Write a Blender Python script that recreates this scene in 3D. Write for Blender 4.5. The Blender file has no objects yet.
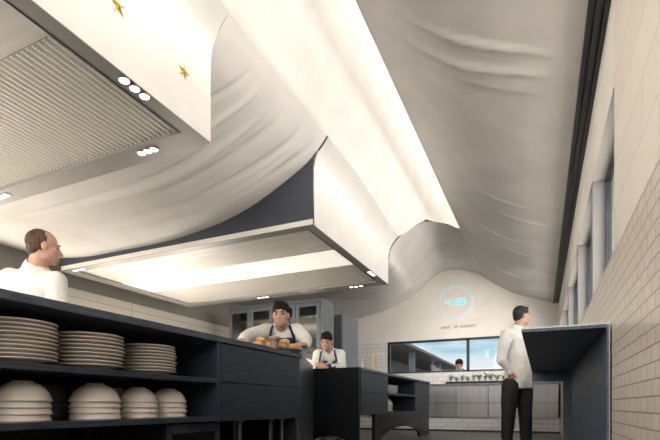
import bpy, bmesh, math, random
from mathutils import Vector as V, Matrix, noise
random.seed(7)
PI = math.pi
UPV = V((0, 0, 1))
SC = bpy.context.scene
COL = SC.collection

# ------------------------------------------------------------------ camera
EYE = V((0, 0, 0.49))
cam_d = bpy.data.cameras.new('camera')
cam_d.sensor_width = 36
cam_d.lens = 36 * 460 / 660
cam_d.shift_y = 186 / 660
cam_d.clip_start = 0.02
cam = bpy.data.objects.new('camera', cam_d)
COL.objects.link(cam)
cam.location = EYE
cam.rotation_euler = (PI / 2, 0, math.radians(24.64))
SC.camera = cam

# ------------------------------------------------------------------ sky
SUNSIDE = 9.5
world = bpy.data.worlds.new('sky')
SC.world = world
world.use_nodes = True
wn = world.node_tree
wn.nodes.clear()
w_out = wn.nodes.new('ShaderNodeOutputWorld')
w_bg = wn.nodes.new('ShaderNodeBackground')
w_tc = wn.nodes.new('ShaderNodeTexCoord')
w_sep = wn.nodes.new('ShaderNodeSeparateXYZ')
wn.links.new(w_tc.outputs['Generated'], w_sep.inputs[0])
w_ramp = wn.nodes.new('ShaderNodeValToRGB')
cr = w_ramp.color_ramp
cr.elements[0].position = 0.0
cr.elements[0].color = (0.30, 0.29, 0.27, 1)
cr.elements[1].position = 1.0
cr.elements[1].color = (0.62, 0.66, 0.72, 1)
for p, c in ((0.49, (0.30, 0.29, 0.27)), (0.505, (0.90, 0.94, 0.94)), (0.538, (0.84, 0.92, 0.95)), (0.566, (0.22, 0.54, 0.74)), (0.70, (0.42, 0.60, 0.76))):
    e = cr.elements.new(p)
    e.color = (*c, 1)
w_map = wn.nodes.new('ShaderNodeMath')
w_map.operation = 'MULTIPLY_ADD'
w_map.inputs[1].default_value = 0.5
w_map.inputs[2].default_value = 0.5
wn.links.new(w_sep.outputs['Z'], w_map.inputs[0])
wn.links.new(w_map.outputs[0], w_ramp.inputs[0])
w_mp = wn.nodes.new('ShaderNodeMapping')
w_mp.inputs['Scale'].default_value = (4, 4, 22)
w_mp.inputs['Rotation'].default_value = (0.0, 0.22, 0.3)
wn.links.new(w_tc.outputs['Generated'], w_mp.inputs[0])
w_ns = wn.nodes.new('ShaderNodeTexNoise')
w_ns.inputs['Scale'].default_value = 1.6
w_ns.inputs['Detail'].default_value = 6
wn.links.new(w_mp.outputs[0], w_ns.inputs[0])
w_cr = wn.nodes.new('ShaderNodeValToRGB')
w_cr.color_ramp.elements[0].position = 0.44
w_cr.color_ramp.elements[1].position = 0.68
wn.links.new(w_ns.outputs['Fac'], w_cr.inputs[0])
w_mix = wn.nodes.new('ShaderNodeMixRGB')
w_mix.inputs[2].default_value = (0.92, 0.93, 0.92, 1)
wn.links.new(w_cr.outputs[0], w_mix.inputs[0])
wn.links.new(w_ramp.outputs[0], w_mix.inputs[1])
# the sky and sunlit ground are far brighter on the side the sun stands (behind, -Y)
w_sun = wn.nodes.new('ShaderNodeMapRange')
w_sun.interpolation_type = 'SMOOTHSTEP'
w_sun.inputs['From Min'].default_value = 0.15
w_sun.inputs['From Max'].default_value = -0.6
w_sun.inputs['To Min'].default_value = 1.05
w_sun.inputs['To Max'].default_value = SUNSIDE
wn.links.new(w_sep.outputs['Y'], w_sun.inputs['Value'])
wn.links.new(w_sun.outputs[0], w_bg.inputs[1])
w_warm = wn.nodes.new('ShaderNodeMixRGB')
w_warm.inputs[2].default_value = (1.0, 0.965, 0.925, 1)
w_wf = wn.nodes.new('ShaderNodeMapRange')
w_wf.inputs['From Min'].default_value = 0.1
w_wf.inputs['From Max'].default_value = -0.5
wn.links.new(w_sep.outputs['Y'], w_wf.inputs['Value'])
wn.links.new(w_wf.outputs[0], w_warm.inputs[0])
wn.links.new(w_mix.outputs[0], w_warm.inputs[1])
wn.links.new(w_warm.outputs[0], w_bg.inputs[0])
wn.links.new(w_bg.outputs[0], w_out.inputs[0])

# ------------------------------------------------------------------ large lights
def area(name, loc, target, sx, sy, power, color, spread=180):
    d = bpy.data.lights.new(name, 'AREA')
    d.shape = 'RECTANGLE'
    d.size, d.size_y = sx, sy
    d.energy = power
    d.color = color
    d.spread = math.radians(spread)
    o = bpy.data.objects.new(name, d)
    COL.objects.link(o)
    o.location = loc
    v = V(target) - V(loc)
    o.rotation_euler = v.to_track_quat('-Z', 'Y').to_euler()
    return o

WARM = (1.0, 0.86, 0.70)
# cove light hidden in the ceiling slot, washing the white drape
def strip_light(name, loc, direction, length, width, power, color, spread):
    o = area(name, loc, (loc[0], loc[1], 0), width, length, power, color, spread)
    z = -V(direction).normalized()
    y = V((0, 1, 0))
    o.rotation_euler = Matrix((y.cross(z), y, z)).transposed().to_euler()
    return o
strip_light('cove_light', (-0.40, 3.0, 4.15), (-1.18, 0, -1.45), 9.0, 0.3, 62, (1.0, 0.95, 0.90), 110)
# added strip lamp under the black track, brightening hood sides and drape
strip_light('fill_strip_right', (0.195, 4.0, 2.43), (-1.0, 0, 0.02), 10.8, 0.06, 38, (1.0, 0.95, 0.90), 75)
# added warm strip along the left wall, lifting the belly and hood undersides
strip_light('fill_strip_left', (-4.95, 2.9, 1.55), (1.0, 0, 0.50), 5.2, 0.10, 24, (1.0, 0.90, 0.76), 150)
# extra unseen lamp near the track's far end, added to brighten the back wall
area('fill_back_wall', (0.10, 7.0, 2.30), (-1.9, 9.8, 1.6), 0.5, 0.08, 15, (1.0, 0.95, 0.90), 70)
# hidden uplights added behind the islands to brighten the hood undersides
for gy in (1.2, 4.4):
    area('fill_uplight', (-3.9, gy, 1.0), (-3.3, gy + 0.2, 2.0), 1.0, 0.7, 25, (1.0, 0.92, 0.81))
SC.view_settings.view_transform = 'Standard'
SC.view_settings.look = 'None'
SC.view_settings.exposure = 0.0
SC.view_settings.gamma = 1.0
SC.view_settings.use_curve_mapping = False

# ------------------------------------------------------------------ materials
MATS = {}

def principled(name, color, rough=0.5, metal=0.0, spec=0.5, emit=None, estr=0.0, coat=0.0):
    m = bpy.data.materials.new(name)
    m.use_nodes = True
    nt = m.node_tree
    b = nt.nodes['Principled BSDF']
    b.inputs['Base Color'].default_value = (*color, 1)
    b.inputs['Roughness'].default_value = rough
    b.inputs['Metallic'].default_value = metal
    b.inputs['Specular IOR Level'].default_value = spec
    b.inputs['Coat Weight'].default_value = coat
    if emit:
        b.inputs['Emission Color'].default_value = (*emit, 1)
        b.inputs['Emission Strength'].default_value = estr
    MATS[name] = m
    return m, nt, b

def noise_mat(name, c1, c2, scale=8, stretch=(1, 1, 1), rough=0.5, metal=0.0, spec=0.5, bump=0.0, detail=4, lo=0.35, hi=0.65, coat=0.0):
    m, nt, b = principled(name, c1, rough, metal, spec, coat=coat)
    tc = nt.nodes.new('ShaderNodeTexCoord')
    mp = nt.nodes.new('ShaderNodeMapping')
    mp.inputs['Scale'].default_value = stretch
    ns = nt.nodes.new('ShaderNodeTexNoise')
    ns.inputs['Scale'].default_value = scale
    ns.inputs['Detail'].default_value = detail
    rp = nt.nodes.new('ShaderNodeValToRGB')
    rp.color_ramp.elements[0].position = lo
    rp.color_ramp.elements[1].position = hi
    rp.color_ramp.elements[0].color = (*c1, 1)
    rp.color_ramp.elements[1].color = (*c2, 1)
    nt.links.new(tc.outputs['Object'], mp.inputs[0])
    nt.links.new(mp.outputs[0], ns.inputs[0])
    nt.links.new(ns.outputs['Fac'], rp.inputs[0])
    nt.links.new(rp.outputs[0], b.inputs['Base Color'])
    if bump:
        bp = nt.nodes.new('ShaderNodeBump')
        bp.inputs['Strength'].default_value = bump
        bp.inputs['Distance'].default_value = 0.01
        nt.links.new(ns.outputs['Fac'], bp.inputs['Height'])
        nt.links.new(bp.outputs[0], b.inputs['Normal'])
    return m

def tile_mat(name, axes, bw, bh, c1, c2, mortar, msize, rough, offset=0.5, bump=0.6):
    """brick pattern laid over the two given world axes"""
    m, nt, b = principled(name, c1, rough)
    tc = nt.nodes.new('ShaderNodeTexCoord')
    sp = nt.nodes.new('ShaderNodeSeparateXYZ')
    cb = nt.nodes.new('ShaderNodeCombineXYZ')
    br = nt.nodes.new('ShaderNodeTexBrick')
    br.offset = offset
    br.inputs['Scale'].default_value = 1
    br.inputs['Brick Width'].default_value = bw
    br.inputs['Row Height'].default_value = bh
    br.inputs['Mortar Size'].default_value = msize
    br.inputs['Mortar Smooth'].default_value = 0.1
    br.inputs['Color1'].default_value = (*c1, 1)
    br.inputs['Color2'].default_value = (*c2, 1)
    br.inputs['Mortar'].default_value = (*mortar, 1)
    nt.links.new(tc.outputs['Object'], sp.inputs[0])
    nt.links.new(sp.outputs[axes[0]], cb.inputs[0])
    nt.links.new(sp.outputs[axes[1]], cb.inputs[1])
    nt.links.new(cb.outputs[0], br.inputs[0])
    nt.links.new(br.outputs['Color'], b.inputs['Base Color'])
    bp = nt.nodes.new('ShaderNodeBump')
    bp.inputs['Strength'].default_value = bump
    bp.inputs['Distance'].default_value = 0.004
    bp.invert = True
    nt.links.new(br.outputs['Fac'], bp.inputs['Height'])
    nt.links.new(bp.outputs[0], b.inputs['Normal'])
    return m

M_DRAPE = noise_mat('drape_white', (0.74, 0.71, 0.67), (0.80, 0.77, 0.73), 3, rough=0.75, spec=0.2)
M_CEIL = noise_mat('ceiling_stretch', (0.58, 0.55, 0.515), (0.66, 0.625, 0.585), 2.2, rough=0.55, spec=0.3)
M_PLASTER = noise_mat('plaster', (0.72, 0.68, 0.62), (0.78, 0.74, 0.68), 2, rough=0.8, spec=0.2)
M_CREAM = tile_mat('cream_panel', (1, 2), 1.15, 0.9, (0.72, 0.67, 0.58), (0.70, 0.65, 0.56), (0.35, 0.33, 0.3), 0.004, 0.45, 0.0, 0.3)
M_TILE_R = tile_mat('wall_tile', (1, 2), 0.110, 0.052, (0.66, 0.58, 0.48), (0.60, 0.53, 0.44), (0.25, 0.21, 0.17), 0.0025, 0.3)
M_PANEL_R = tile_mat('stone_panel', (1, 2), 0.46, 0.2, (0.74, 0.67, 0.58), (0.70, 0.63, 0.55), (0.50, 0.44, 0.37), 0.0022, 0.5, 0.5, 0.3)
M_TILE_B = tile_mat('metro_tile', (0, 2), 0.21, 0.085, (0.78, 0.76, 0.72), (0.70, 0.68, 0.65), (0.50, 0.49, 0.47), 0.005, 0.25)
M_FLOOR = tile_mat('floor_board', (0, 1), 0.16, 1.6, (0.085, 0.085, 0.09), (0.12, 0.12, 0.125), (0.03, 0.03, 0.03), 0.004, 0.32, 0.5)
M_WOOD = noise_mat('navy_oak', (0.014, 0.018, 0.028), (0.037, 0.047, 0.068), 9, (6, 1.1, 14), 0.38, 0, 0.5, 0.15, 6)
M_TOP = noise_mat('worktop_slate', (0.042, 0.050, 0.068), (0.080, 0.093, 0.12), 12, (3, 1, 8), 0.33, 0, 0.5, 0.08, 5)
M_PASS = noise_mat('pass_oak', (0.032, 0.041, 0.062), (0.085, 0.105, 0.15), 8, (14, 1.0, 5), 0.42, 0, 0.4, 0.15, 6)
M_BLACK = noise_mat('black_lacquer', (0.006, 0.007, 0.009), (0.012, 0.013, 0.016), 6, (8, 8, 0.4), 0.32, 0, 0.25)
M_VOID = principled('black_interior', (0.012, 0.013, 0.016), 0.6)[0]
M_EDGE = principled('pale_edging', (0.42, 0.42, 0.41), 0.4, 0.3)[0]
M_STEEL = noise_mat('brushed_steel', (0.27, 0.262, 0.255), (0.31, 0.302, 0.295), 20, (1, 1, 0.05), 0.40, 0.75)
M_DSTEEL = noise_mat('dark_steel', (0.10, 0.11, 0.125), (0.16, 0.17, 0.185), 18, (1, 1, 0.05), 0.34, 0.7)
M_CAB = noise_mat('cabinet_grey', (0.13, 0.145, 0.165), (0.17, 0.185, 0.205), 16, (3, 3, 0.3), 0.4, 0.1)
M_HOODIN = noise_mat('hood_steel', (0.66, 0.62, 0.56), (0.76, 0.72, 0.65), 5, (0.4, 4, 1), 0.4, 0.15)
M_FILTER = principled('filter_steel', (0.82, 0.79, 0.73), 0.38, 0.15)[0]
M_RIM = principled('hood_rim', (0.33, 0.31, 0.29), 0.4, 0.4)[0]
M_HOODSIDE = principled('hood_navy', (0.050, 0.057, 0.075), 0.5)[0]
M_SHADEWALL = noise_mat('shaded_plaster', (0.25, 0.225, 0.20), (0.29, 0.265, 0.235), 2, rough=0.8)
M_REVEAL = principled('grey_reveal', (0.24, 0.23, 0.22), 0.5)[0]
M_WHITE = principled('white_lacquer', (0.80, 0.77, 0.72), 0.5)[0]
M_TRIM = noise_mat('black_trim', (0.010, 0.013, 0.018), (0.03, 0.036, 0.046), 5, (1, 0.3, 1), 0.4)
M_LAMP = principled('lamp_lens', (1, 0.96, 0.9), 0.4, emit=(1.0, 0.93, 0.82), estr=6)[0]
M_STRIP = principled('light_panel', (1, 0.96, 0.9), 0.4, emit=(1.0, 0.90, 0.76), estr=0.6)[0]
M_PORC = noise_mat('stoneware', (0.56, 0.51, 0.46), (0.64, 0.59, 0.53), 5, rough=0.22, spec=0.5, coat=0.3)
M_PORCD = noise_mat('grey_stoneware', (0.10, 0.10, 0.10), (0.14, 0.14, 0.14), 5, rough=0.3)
M_GOLD = principled('gold', (0.82, 0.66, 0.22), 0.3, 0.8)[0]
M_SKIN = noise_mat('skin', (0.50, 0.28, 0.20), (0.58, 0.34, 0.25), 12, rough=0.5, spec=0.35)
M_HAIRD = noise_mat('dark_hair', (0.006, 0.005, 0.0045), (0.016, 0.012, 0.010), 40, (1, 1, 4), 0.75, 0, 0.2)
M_HAIRG = noise_mat('greying_hair', (0.012, 0.011, 0.010), (0.07, 0.066, 0.062), 30, (1, 1, 4), 0.75, 0, 0.2)
M_HAIRS = noise_mat('cropped_hair', (0.07, 0.042, 0.032), (0.13, 0.078, 0.058), 30, rough=0.75, spec=0.2)
M_COTTON = noise_mat('white_cotton', (0.76, 0.72, 0.66), (0.83, 0.79, 0.73), 7, rough=0.85, spec=0.15, bump=0.1)
M_NAVY = noise_mat('navy_cloth', (0.018, 0.026, 0.06), (0.03, 0.042, 0.09), 20, rough=0.8)
M_BLKCL = noise_mat('black_cloth', (0.010, 0.010, 0.012), (0.018, 0.018, 0.02), 20, rough=0.8)
M_EYE = principled('eye_dark', (0.02, 0.014, 0.01), 0.2)[0]
M_SHOE = principled('black_leather', (0.012, 0.012, 0.012), 0.35)[0]
M_BREAD = noise_mat('bread_crust', (0.45, 0.22, 0.08), (0.72, 0.46, 0.22), 30, rough=0.6, bump=0.3)
M_JAR = noise_mat('brown_glaze', (0.24, 0.13, 0.08), (0.36, 0.21, 0.13), 14, rough=0.3)
M_JARLID = principled('terracotta_lid', (0.38, 0.25, 0.19), 0.5)[0]
M_LEAF = noise_mat('herb_leaf', (0.16, 0.23, 0.10), (0.34, 0.42, 0.24), 30, rough=0.5)
M_PETAL = principled('white_petal', (0.80, 0.79, 0.74), 0.6)[0]
M_LED = principled('led_cyan', (0.08, 0.35, 0.36), 0.5, emit=(0.26, 0.86, 0.90), estr=0.85)[0]
M_LEDRING = principled('led_ring', (0.62, 0.70, 0.70), 0.5, emit=(0.5, 0.75, 0.76), estr=0.10)[0]
M_FACE = principled('clock_face', (0.75, 0.66, 0.62), 0.6, emit=(0.9, 0.75, 0.70), estr=0.02)[0]
M_INK = principled('grey_lettering', (0.16, 0.15, 0.14), 0.6)[0]
M_EXTROOF = noise_mat('soffit_board', (0.022, 0.024, 0.027), (0.06, 0.062, 0.066), 6, (6, 0.3, 1), 0.7)
M_EXTWALL = noise_mat('outside_wall', (0.04, 0.042, 0.045), (0.09, 0.085, 0.08), 3, rough=0.7)
M_EARTH = noise_mat('paving', (0.20, 0.19, 0.17), (0.28, 0.26, 0.24), 2, rough=0.9)
M_MILLW = noise_mat('pale_wood', (0.50, 0.40, 0.31), (0.60, 0.49, 0.39), 10, (4, 4, 0.5), 0.5)

def glass_mat(name, tint, refl):
    m = bpy.data.materials.new(name)
    m.use_nodes = True
    nt = m.node_tree
    nt.nodes.clear()
    o = nt.nodes.new('ShaderNodeOutputMaterial')
    t = nt.nodes.new('ShaderNodeBsdfTransparent')
    t.inputs[0].default_value = (*tint, 1)
    g = nt.nodes.new('ShaderNodeBsdfGlossy')
    g.inputs['Roughness'].default_value = 0.03
    fr = nt.nodes.new('ShaderNodeFresnel')
    fr.inputs[0].default_value = 1.45
    ml = nt.nodes.new('ShaderNodeMath')
    ml.operation = 'MULTIPLY'
    ml.inputs[1].default_value = refl
    mx = nt.nodes.new('ShaderNodeMixShader')
    nt.links.new(fr.outputs[0], ml.inputs[0])
    nt.links.new(ml.outputs[0], mx.inputs[0])
    nt.links.new(t.outputs[0], mx.inputs[1])
    nt.links.new(g.outputs[0], mx.inputs[2])
    nt.links.new(mx.outputs[0], o.inputs[0])
    return m
M_GLASS = glass_mat('window_glass', (0.97, 0.98, 0.98), 0.45)
M_CABGLASS = glass_mat('cabinet_glass', (0.80, 0.81, 0.81), 3.0)

# ------------------------------------------------------------------ mesh helpers
class MB:
    def __init__(self):
        self.v, self.f = [], []

    def add(self, verts, faces):
        n = len(self.v)
        self.v += [V(p) for p in verts]
        self.f += [tuple(i + n for i in f) for f in faces]

    def box(self, x0, x1, y0, y1, z0, z1):
        self.add([(x, y, z) for z in (z0, z1) for y in (y0, y1) for x in (x0, x1)],
                 [(0, 2, 3, 1), (4, 5, 7, 6), (0, 1, 5, 4), (2, 6, 7, 3), (0, 4, 6, 2), (1, 3, 7, 5)])
        return self

    def prism(self, pts, axis, a, b):
        """polygon in the two other axes, extruded along axis from a to b"""
        n = len(pts)
        def mk(p, t):
            return {0: (t, p[0], p[1]), 1: (p[0], t, p[1]), 2: (p[0], p[1], t)}[axis]
        self.add([mk(p, a) for p in pts] + [mk(p, b) for p in pts],
                 [tuple(range(n - 1, -1, -1)), tuple(range(n, 2 * n))] + [(i, (i + 1) % n, n + (i + 1) % n, n + i) for i in range(n)])
        return self

    def grid(self, rows):
        nr, nc = len(rows), len(rows[0])
        self.add([p for r in rows for p in r],
                 [(i * nc + j, i * nc + j + 1, (i + 1) * nc + j + 1, (i + 1) * nc + j) for i in range(nr - 1) for j in range(nc - 1)])
        return self

    def lathe(self, prof, c=(0, 0, 0), seg=32):
        rows = []
        for k in range(seg + 1):
            a = 2 * PI * k / seg
            rows.append([(c[0] + r * math.cos(a), c[1] + r * math.sin(a), c[2] + z) for r, z in prof])
        self.grid(rows)
        return self

    def ball(self, c, rad, frame=None, nu=16, nv=10):
        c = V(c)
        fr = frame or (V((1, 0, 0)), V((0, 1, 0)), V((0, 0, 1)))
        vs = [c + fr[2] * rad[2]]
        for i in range(1, nv):
            t = PI * i / nv
            for j in range(nu):
                a = 2 * PI * j / nu
                vs.append(c + fr[0] * (rad[0] * math.sin(t) * math.cos(a)) + fr[1] * (rad[1] * math.sin(t) * math.sin(a)) + fr[2] * (rad[2] * math.cos(t)))
        vs.append(c - fr[2] * rad[2])
        fs = [(0, 1 + j, 1 + (j + 1) % nu) for j in range(nu)]
        for i in range(nv - 2):
            for j in range(nu):
                a, b = 1 + i * nu + j, 1 + i * nu + (j + 1) % nu
                fs.append((a, a + nu, b + nu, b))
        l = len(vs) - 1
        s = 1 + (nv - 2) * nu
        fs += [(l, s + (j + 1) % nu, s + j) for j in range(nu)]
        self.add(vs, fs)
        return self

    def tube(self, pts, rads, seg=10, caps=True):
        pts = [V(p) for p in pts]
        if not isinstance(rads, (list, tuple)):
            rads = [rads] * len(pts)
        rings = []
        ref = None
        for i, p in enumerate(pts):
            d = (pts[min(i + 1, len(pts) - 1)] - pts[max(i - 1, 0)]).normalized()
            if ref is None:
                ref = V((0, 0, 1)) if abs(d.z) < 0.9 else V((1, 0, 0))
            a = d.cross(ref).normalized()
            b = d.cross(a).normalized()
            ref = -b if False else ref
            rings.append([p + (a * math.cos(2 * PI * k / seg) + b * math.sin(2 * PI * k / seg)) * rads[i] for k in range(seg)])
        vs = [q for r in rings for q in r]
        fs = []
        for i in range(len(pts) - 1):
            for k in range(seg):
                fs.append((i * seg + k, i * seg + (k + 1) % seg, (i + 1) * seg + (k + 1) % seg, (i + 1) * seg + k))
        if caps:
            fs.append(tuple(range(seg - 1, -1, -1)))
            fs.append(tuple((len(pts) - 1) * seg + k for k in range(seg)))
        self.add(vs, fs)
        return self

    def capsule(self, p0, p1, r0, r1, seg=12):
        p0, p1 = V(p0), V(p1)
        self.tube([p0, p1], [r0, r1], seg)
        self.ball(p0, (r0,) * 3, nu=seg, nv=8)
        self.ball(p1, (r1,) * 3, nu=seg, nv=8)
        return self

    def loft(self, rings, seg=24):
        """rings: (centre, lateral, forward, half width, half depth)"""
        vs, fs = [], []
        for c, la, fw, w, d in rings:
            for k in range(seg):
                a = 2 * PI * k / seg
                ca, sa = math.cos(a), math.sin(a)
                ca = math.copysign(abs(ca) ** 0.85, ca)
                sa = math.copysign(abs(sa) ** 0.85, sa)
                vs.append(V(c) + V(la) * (w * ca) + V(fw) * (d * sa))
        n = len(rings)
        for i in range(n - 1):
            for k in range(seg):
                fs.append((i * seg + k, i * seg + (k + 1) % seg, (i + 1) * seg + (k + 1) % seg, (i + 1) * seg + k))
        fs.append(tuple(range(seg - 1, -1, -1)))
        fs.append(tuple((n - 1) * seg + k for k in range(seg)))
        self.add(vs, fs)
        return self

    def mesh(self, name, off=None):
        me = bpy.data.meshes.new(name)
        o = off or V((0, 0, 0))
        me.from_pydata([p - o for p in self.v], [], self.f)
        bm = bmesh.new()
        bm.from_mesh(me)
        bmesh.ops.recalc_face_normals(bm, faces=bm.faces)
        bm.to_mesh(me)
        bm.free()
        return me

def wloc(o):
    p = V((0, 0, 0))
    while o:
        p += o.location
        o = o.parent
    return p

def finish(me, name, mat, parent, smooth, origin=None, bevel=0):
    o = bpy.data.objects.new(name, me)
    COL.objects.link(o)
    if mat:
        me.materials.append(mat)
    if smooth:
        for p in me.polygons:
            p.use_smooth = True
        if smooth != 'all':
            try:
                me.set_sharp_from_angle(angle=math.radians(smooth))
            except Exception:
                pass
    if parent:
        o.parent = parent
    elif origin is not None:
        o.location = origin
    if bevel:
        b = o.modifiers.new('bevel', 'BEVEL')
        b.width = bevel
        b.segments = 2
        b.limit_method = 'ANGLE'
    return o

def build(name, mb, mat, parent=None, smooth=None, bevel=0, origin=None):
    off = wloc(parent) if parent else (V(origin) if origin is not None else V((0, 0, 0)))
    return finish(mb.mesh(name, off), name, mat, parent, smooth, origin, bevel)

def tag(o, label=None, cat=None, group=None, kind=None):
    if label: o['label'] = label
    if cat: o['category'] = cat
    if group: o['group'] = group
    if kind: o['kind'] = kind
    return o

def empty(name, loc, label, cat, group=None):
    o = bpy.data.objects.new(name, None)
    o.empty_display_size = 0.1
    COL.objects.link(o)
    o.location = loc
    return tag(o, label, cat, group)

def struct(name, mb, mat, smooth=None, bevel=0, label=None, cat=None):
    o = build(name, mb, mat, None, smooth, bevel)
    o['kind'] = 'structure'
    if label: o['label'] = label
    if cat: o['category'] = cat
    return o

def remesh(mb, name, voxel, mat, parent, smooth_it=4, disp=None):
    """fuse overlapping closed shells into one continuous skin"""
    tmp = bpy.data.objects.new('tmp', mb.mesh('tmp', wloc(parent)))
    COL.objects.link(tmp)
    r = tmp.modifiers.new('r', 'REMESH')
    r.mode = 'VOXEL'
    r.voxel_size = voxel
    s = tmp.modifiers.new('s', 'SMOOTH')
    s.iterations = smooth_it
    s.factor = 0.5
    dg = bpy.context.evaluated_depsgraph_get()
    dg.update()
    me = bpy.data.meshes.new_from_object(tmp.evaluated_get(dg))
    me.name = name
    old = tmp.data
    bpy.data.objects.remove(tmp)
    bpy.data.meshes.remove(old)
    me.materials.clear()
    if disp:
        amp, fr, st = disp
        nn = [v.normal.copy() for v in me.vertices]
        for v, n in zip(me.vertices, nn):
            q = V((v.co.x * st[0], v.co.y * st[1], v.co.z * st[2])) * fr
            a = noise.noise(q) + 0.5 * noise.noise(q * 2.1 + V((3, 1, 7)))
            rr = 1 - 2 * abs(noise.noise(q * 0.8 + V((9, 2, 4))))
            v.co += n * amp * (a + 0.6 * rr)
    return finish(me, name, mat, parent, 'all')

def interp(pts, n):
    """Catmull-Rom resample of a polyline of tuples"""
    pts = [V(p) for p in pts]
    P = [pts[0] * 2 - pts[1]] + pts + [pts[-1] * 2 - pts[-2]]
    out = []
    m = len(pts) - 1
    for i in range(n):
        t = i / (n - 1) * m
        k = min(int(t), m - 1)
        u = t - k
        a, b, c, d = P[k:k + 4]
        out.append(0.5 * ((2 * b) + (c - a) * u + (2 * a - 5 * b + 4 * c - d) * u * u + (3 * b - 3 * c + d - a) * u ** 3))
    return out

def lerp(a, b, t):
    return a + (b - a) * t

# ------------------------------------------------------------------ room
XR, YB, XL = 0.31, 9.8, -5.1
Y0 = -1.6
struct('floor', MB().box(XL - 0.2, 1.2, Y0, YB + 0.2, -0.1, 0.0), M_FLOOR)

# right wall: tiled below the sill, stone panels by the near jamb, plain band above the windows
WY0, WY1, WZ0, WZ1 = 2.5, 9.4, 1.21, 1.985
wr = struct('wall_right', MB().box(XR, XR + 0.3, Y0, YB + 0.2, 0.0, WZ0), M_TILE_R)
struct('wall_right.001', MB().box(XR, XR + 0.3, Y0, WY0, WZ0, 2.62), M_PANEL_R)
struct('wall_right.002', MB().box(XR, XR + 0.3, WY0, YB + 0.2, WZ1, 2.62).box(XR, XR + 0.3, WY1, YB + 0.2, WZ0, WZ1), M_PLASTER)
# left wall; shade on the upper part is put into its darker colour
struct('wall_left', MB().box(XL - 0.2, XL, Y0, YB + 0.2, 0, 1.9), M_CREAM)
struct('wall_left.001', MB().box(XL - 0.2, XL, Y0, YB + 0.2, 1.9, 4.5), M_SHADEWALL)
# back wall around the long window
BX0, BX1, BZ0, BZ1 = -3.10, -0.25, 1.20, 1.90
struct('wall_back', MB().box(XL, BX0, YB, YB + 0.2, 0, BZ1).box(BX1, XR, YB, YB + 0.2, 0, BZ1).box(BX0, BX1, YB, YB + 0.2, 0, BZ0), M_TILE_B)
struct('wall_back.001', MB().box(XL, XR, YB, YB + 0.2, BZ1, 4.4), M_PLASTER)

# unseen blockers added behind the viewer against low daylight and sky in the slot
struct('light_block', MB().box(XL, XR, Y0 - 0.1, Y0, 0, 1.5), M_PLASTER)
struct('light_block.001', MB().box(XL, -0.2, Y0 - 0.1, Y0, 3.0, 4.4), M_DRAPE)

# windows
fr = MB()
for a, b, c, d in ((BX0, BX1, BZ0, BZ0 + 0.035), (BX0, BX1, BZ1 - 0.045, BZ1), (BX0, BX0 + 0.06, BZ0, BZ1), (BX1 - 0.05, BX1, BZ0, BZ1), (-1.40, -1.345, BZ0, BZ1)):
    fr.box(a, b, YB + 0.02, YB + 0.09, c, d)
w1 = struct('window_1', fr, M_TRIM)
build('pane', MB().box(BX0 + 0.03, -1.37, YB + 0.05, YB + 0.056, BZ0 + 0.02, BZ1 - 0.02), M_GLASS, w1)
build('pane', MB().box(-1.37, BX1 - 0.03, YB + 0.05, YB + 0.056, BZ0 + 0.02, BZ1 - 0.02), M_GLASS, w1)
piers = [2.5, 3.52, 4.86, 6.5, 8.1, 9.4]
n = 2
for i in range(5):
    ya, yb = piers[i], piers[i + 1]
    if i > 0: ya += 0.10
    f = MB()
    x0, x1 = XR + 0.075, XR + 0.11
    for a, b, c, d in ((ya, yb, WZ0, WZ0 + 0.03), (ya, yb, WZ1 - 0.03, WZ1), (ya, ya + 0.03, WZ0, WZ1), (yb - 0.03, yb, WZ0, WZ1)):
        f.box(x0, x1, a, b, c, d)
    w = struct('window_%d' % n, f, M_TRIM)
    build('pane', MB().box(XR + 0.085, XR + 0.091, ya + 0.01, yb - 0.01, WZ0 + 0.01, WZ1 - 0.01), M_GLASS, w)
    n += 1
for i in range(1, 5):
    struct('trim_%d' % i, MB().box(XR + 0.004, XR + 0.3, piers[i], piers[i] + 0.10, WZ0, WZ1), M_REVEAL)

# long black track between the right wall and the ceiling
tr = MB()
tr.prism([(0.21, 2.62), (0.21, 2.45), (0.232, 2.45), (0.232, 2.465), (0.245, 2.465), (0.245, 2.45), (0.27, 2.45), (0.27, 2.47), (0.285, 2.47), (0.285, 2.45), (0.309, 2.45), (0.309, 2.62)], 1, Y0, YB - 0.01)
struct('trim_5', tr, M_TRIM)

# ---- stretched ceilings -------------------------------------------------
def streak(x, y, cx, cy, ang, ln, wd, amp):
    """one soft wrinkle: a ridge along a slightly bowed line"""
    dx, dy = x - cx, y - cy
    u = dx * math.cos(ang) + dy * math.sin(ang)
    v = -dx * math.sin(ang) + dy * math.cos(ang)
    v += 0.10 * wd * 10 * (u / ln) ** 2
    if abs(u) > ln: return 0.0
    return amp * math.cos(u / ln * PI / 2) ** 2 * math.exp(-(v / wd) ** 2)

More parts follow.
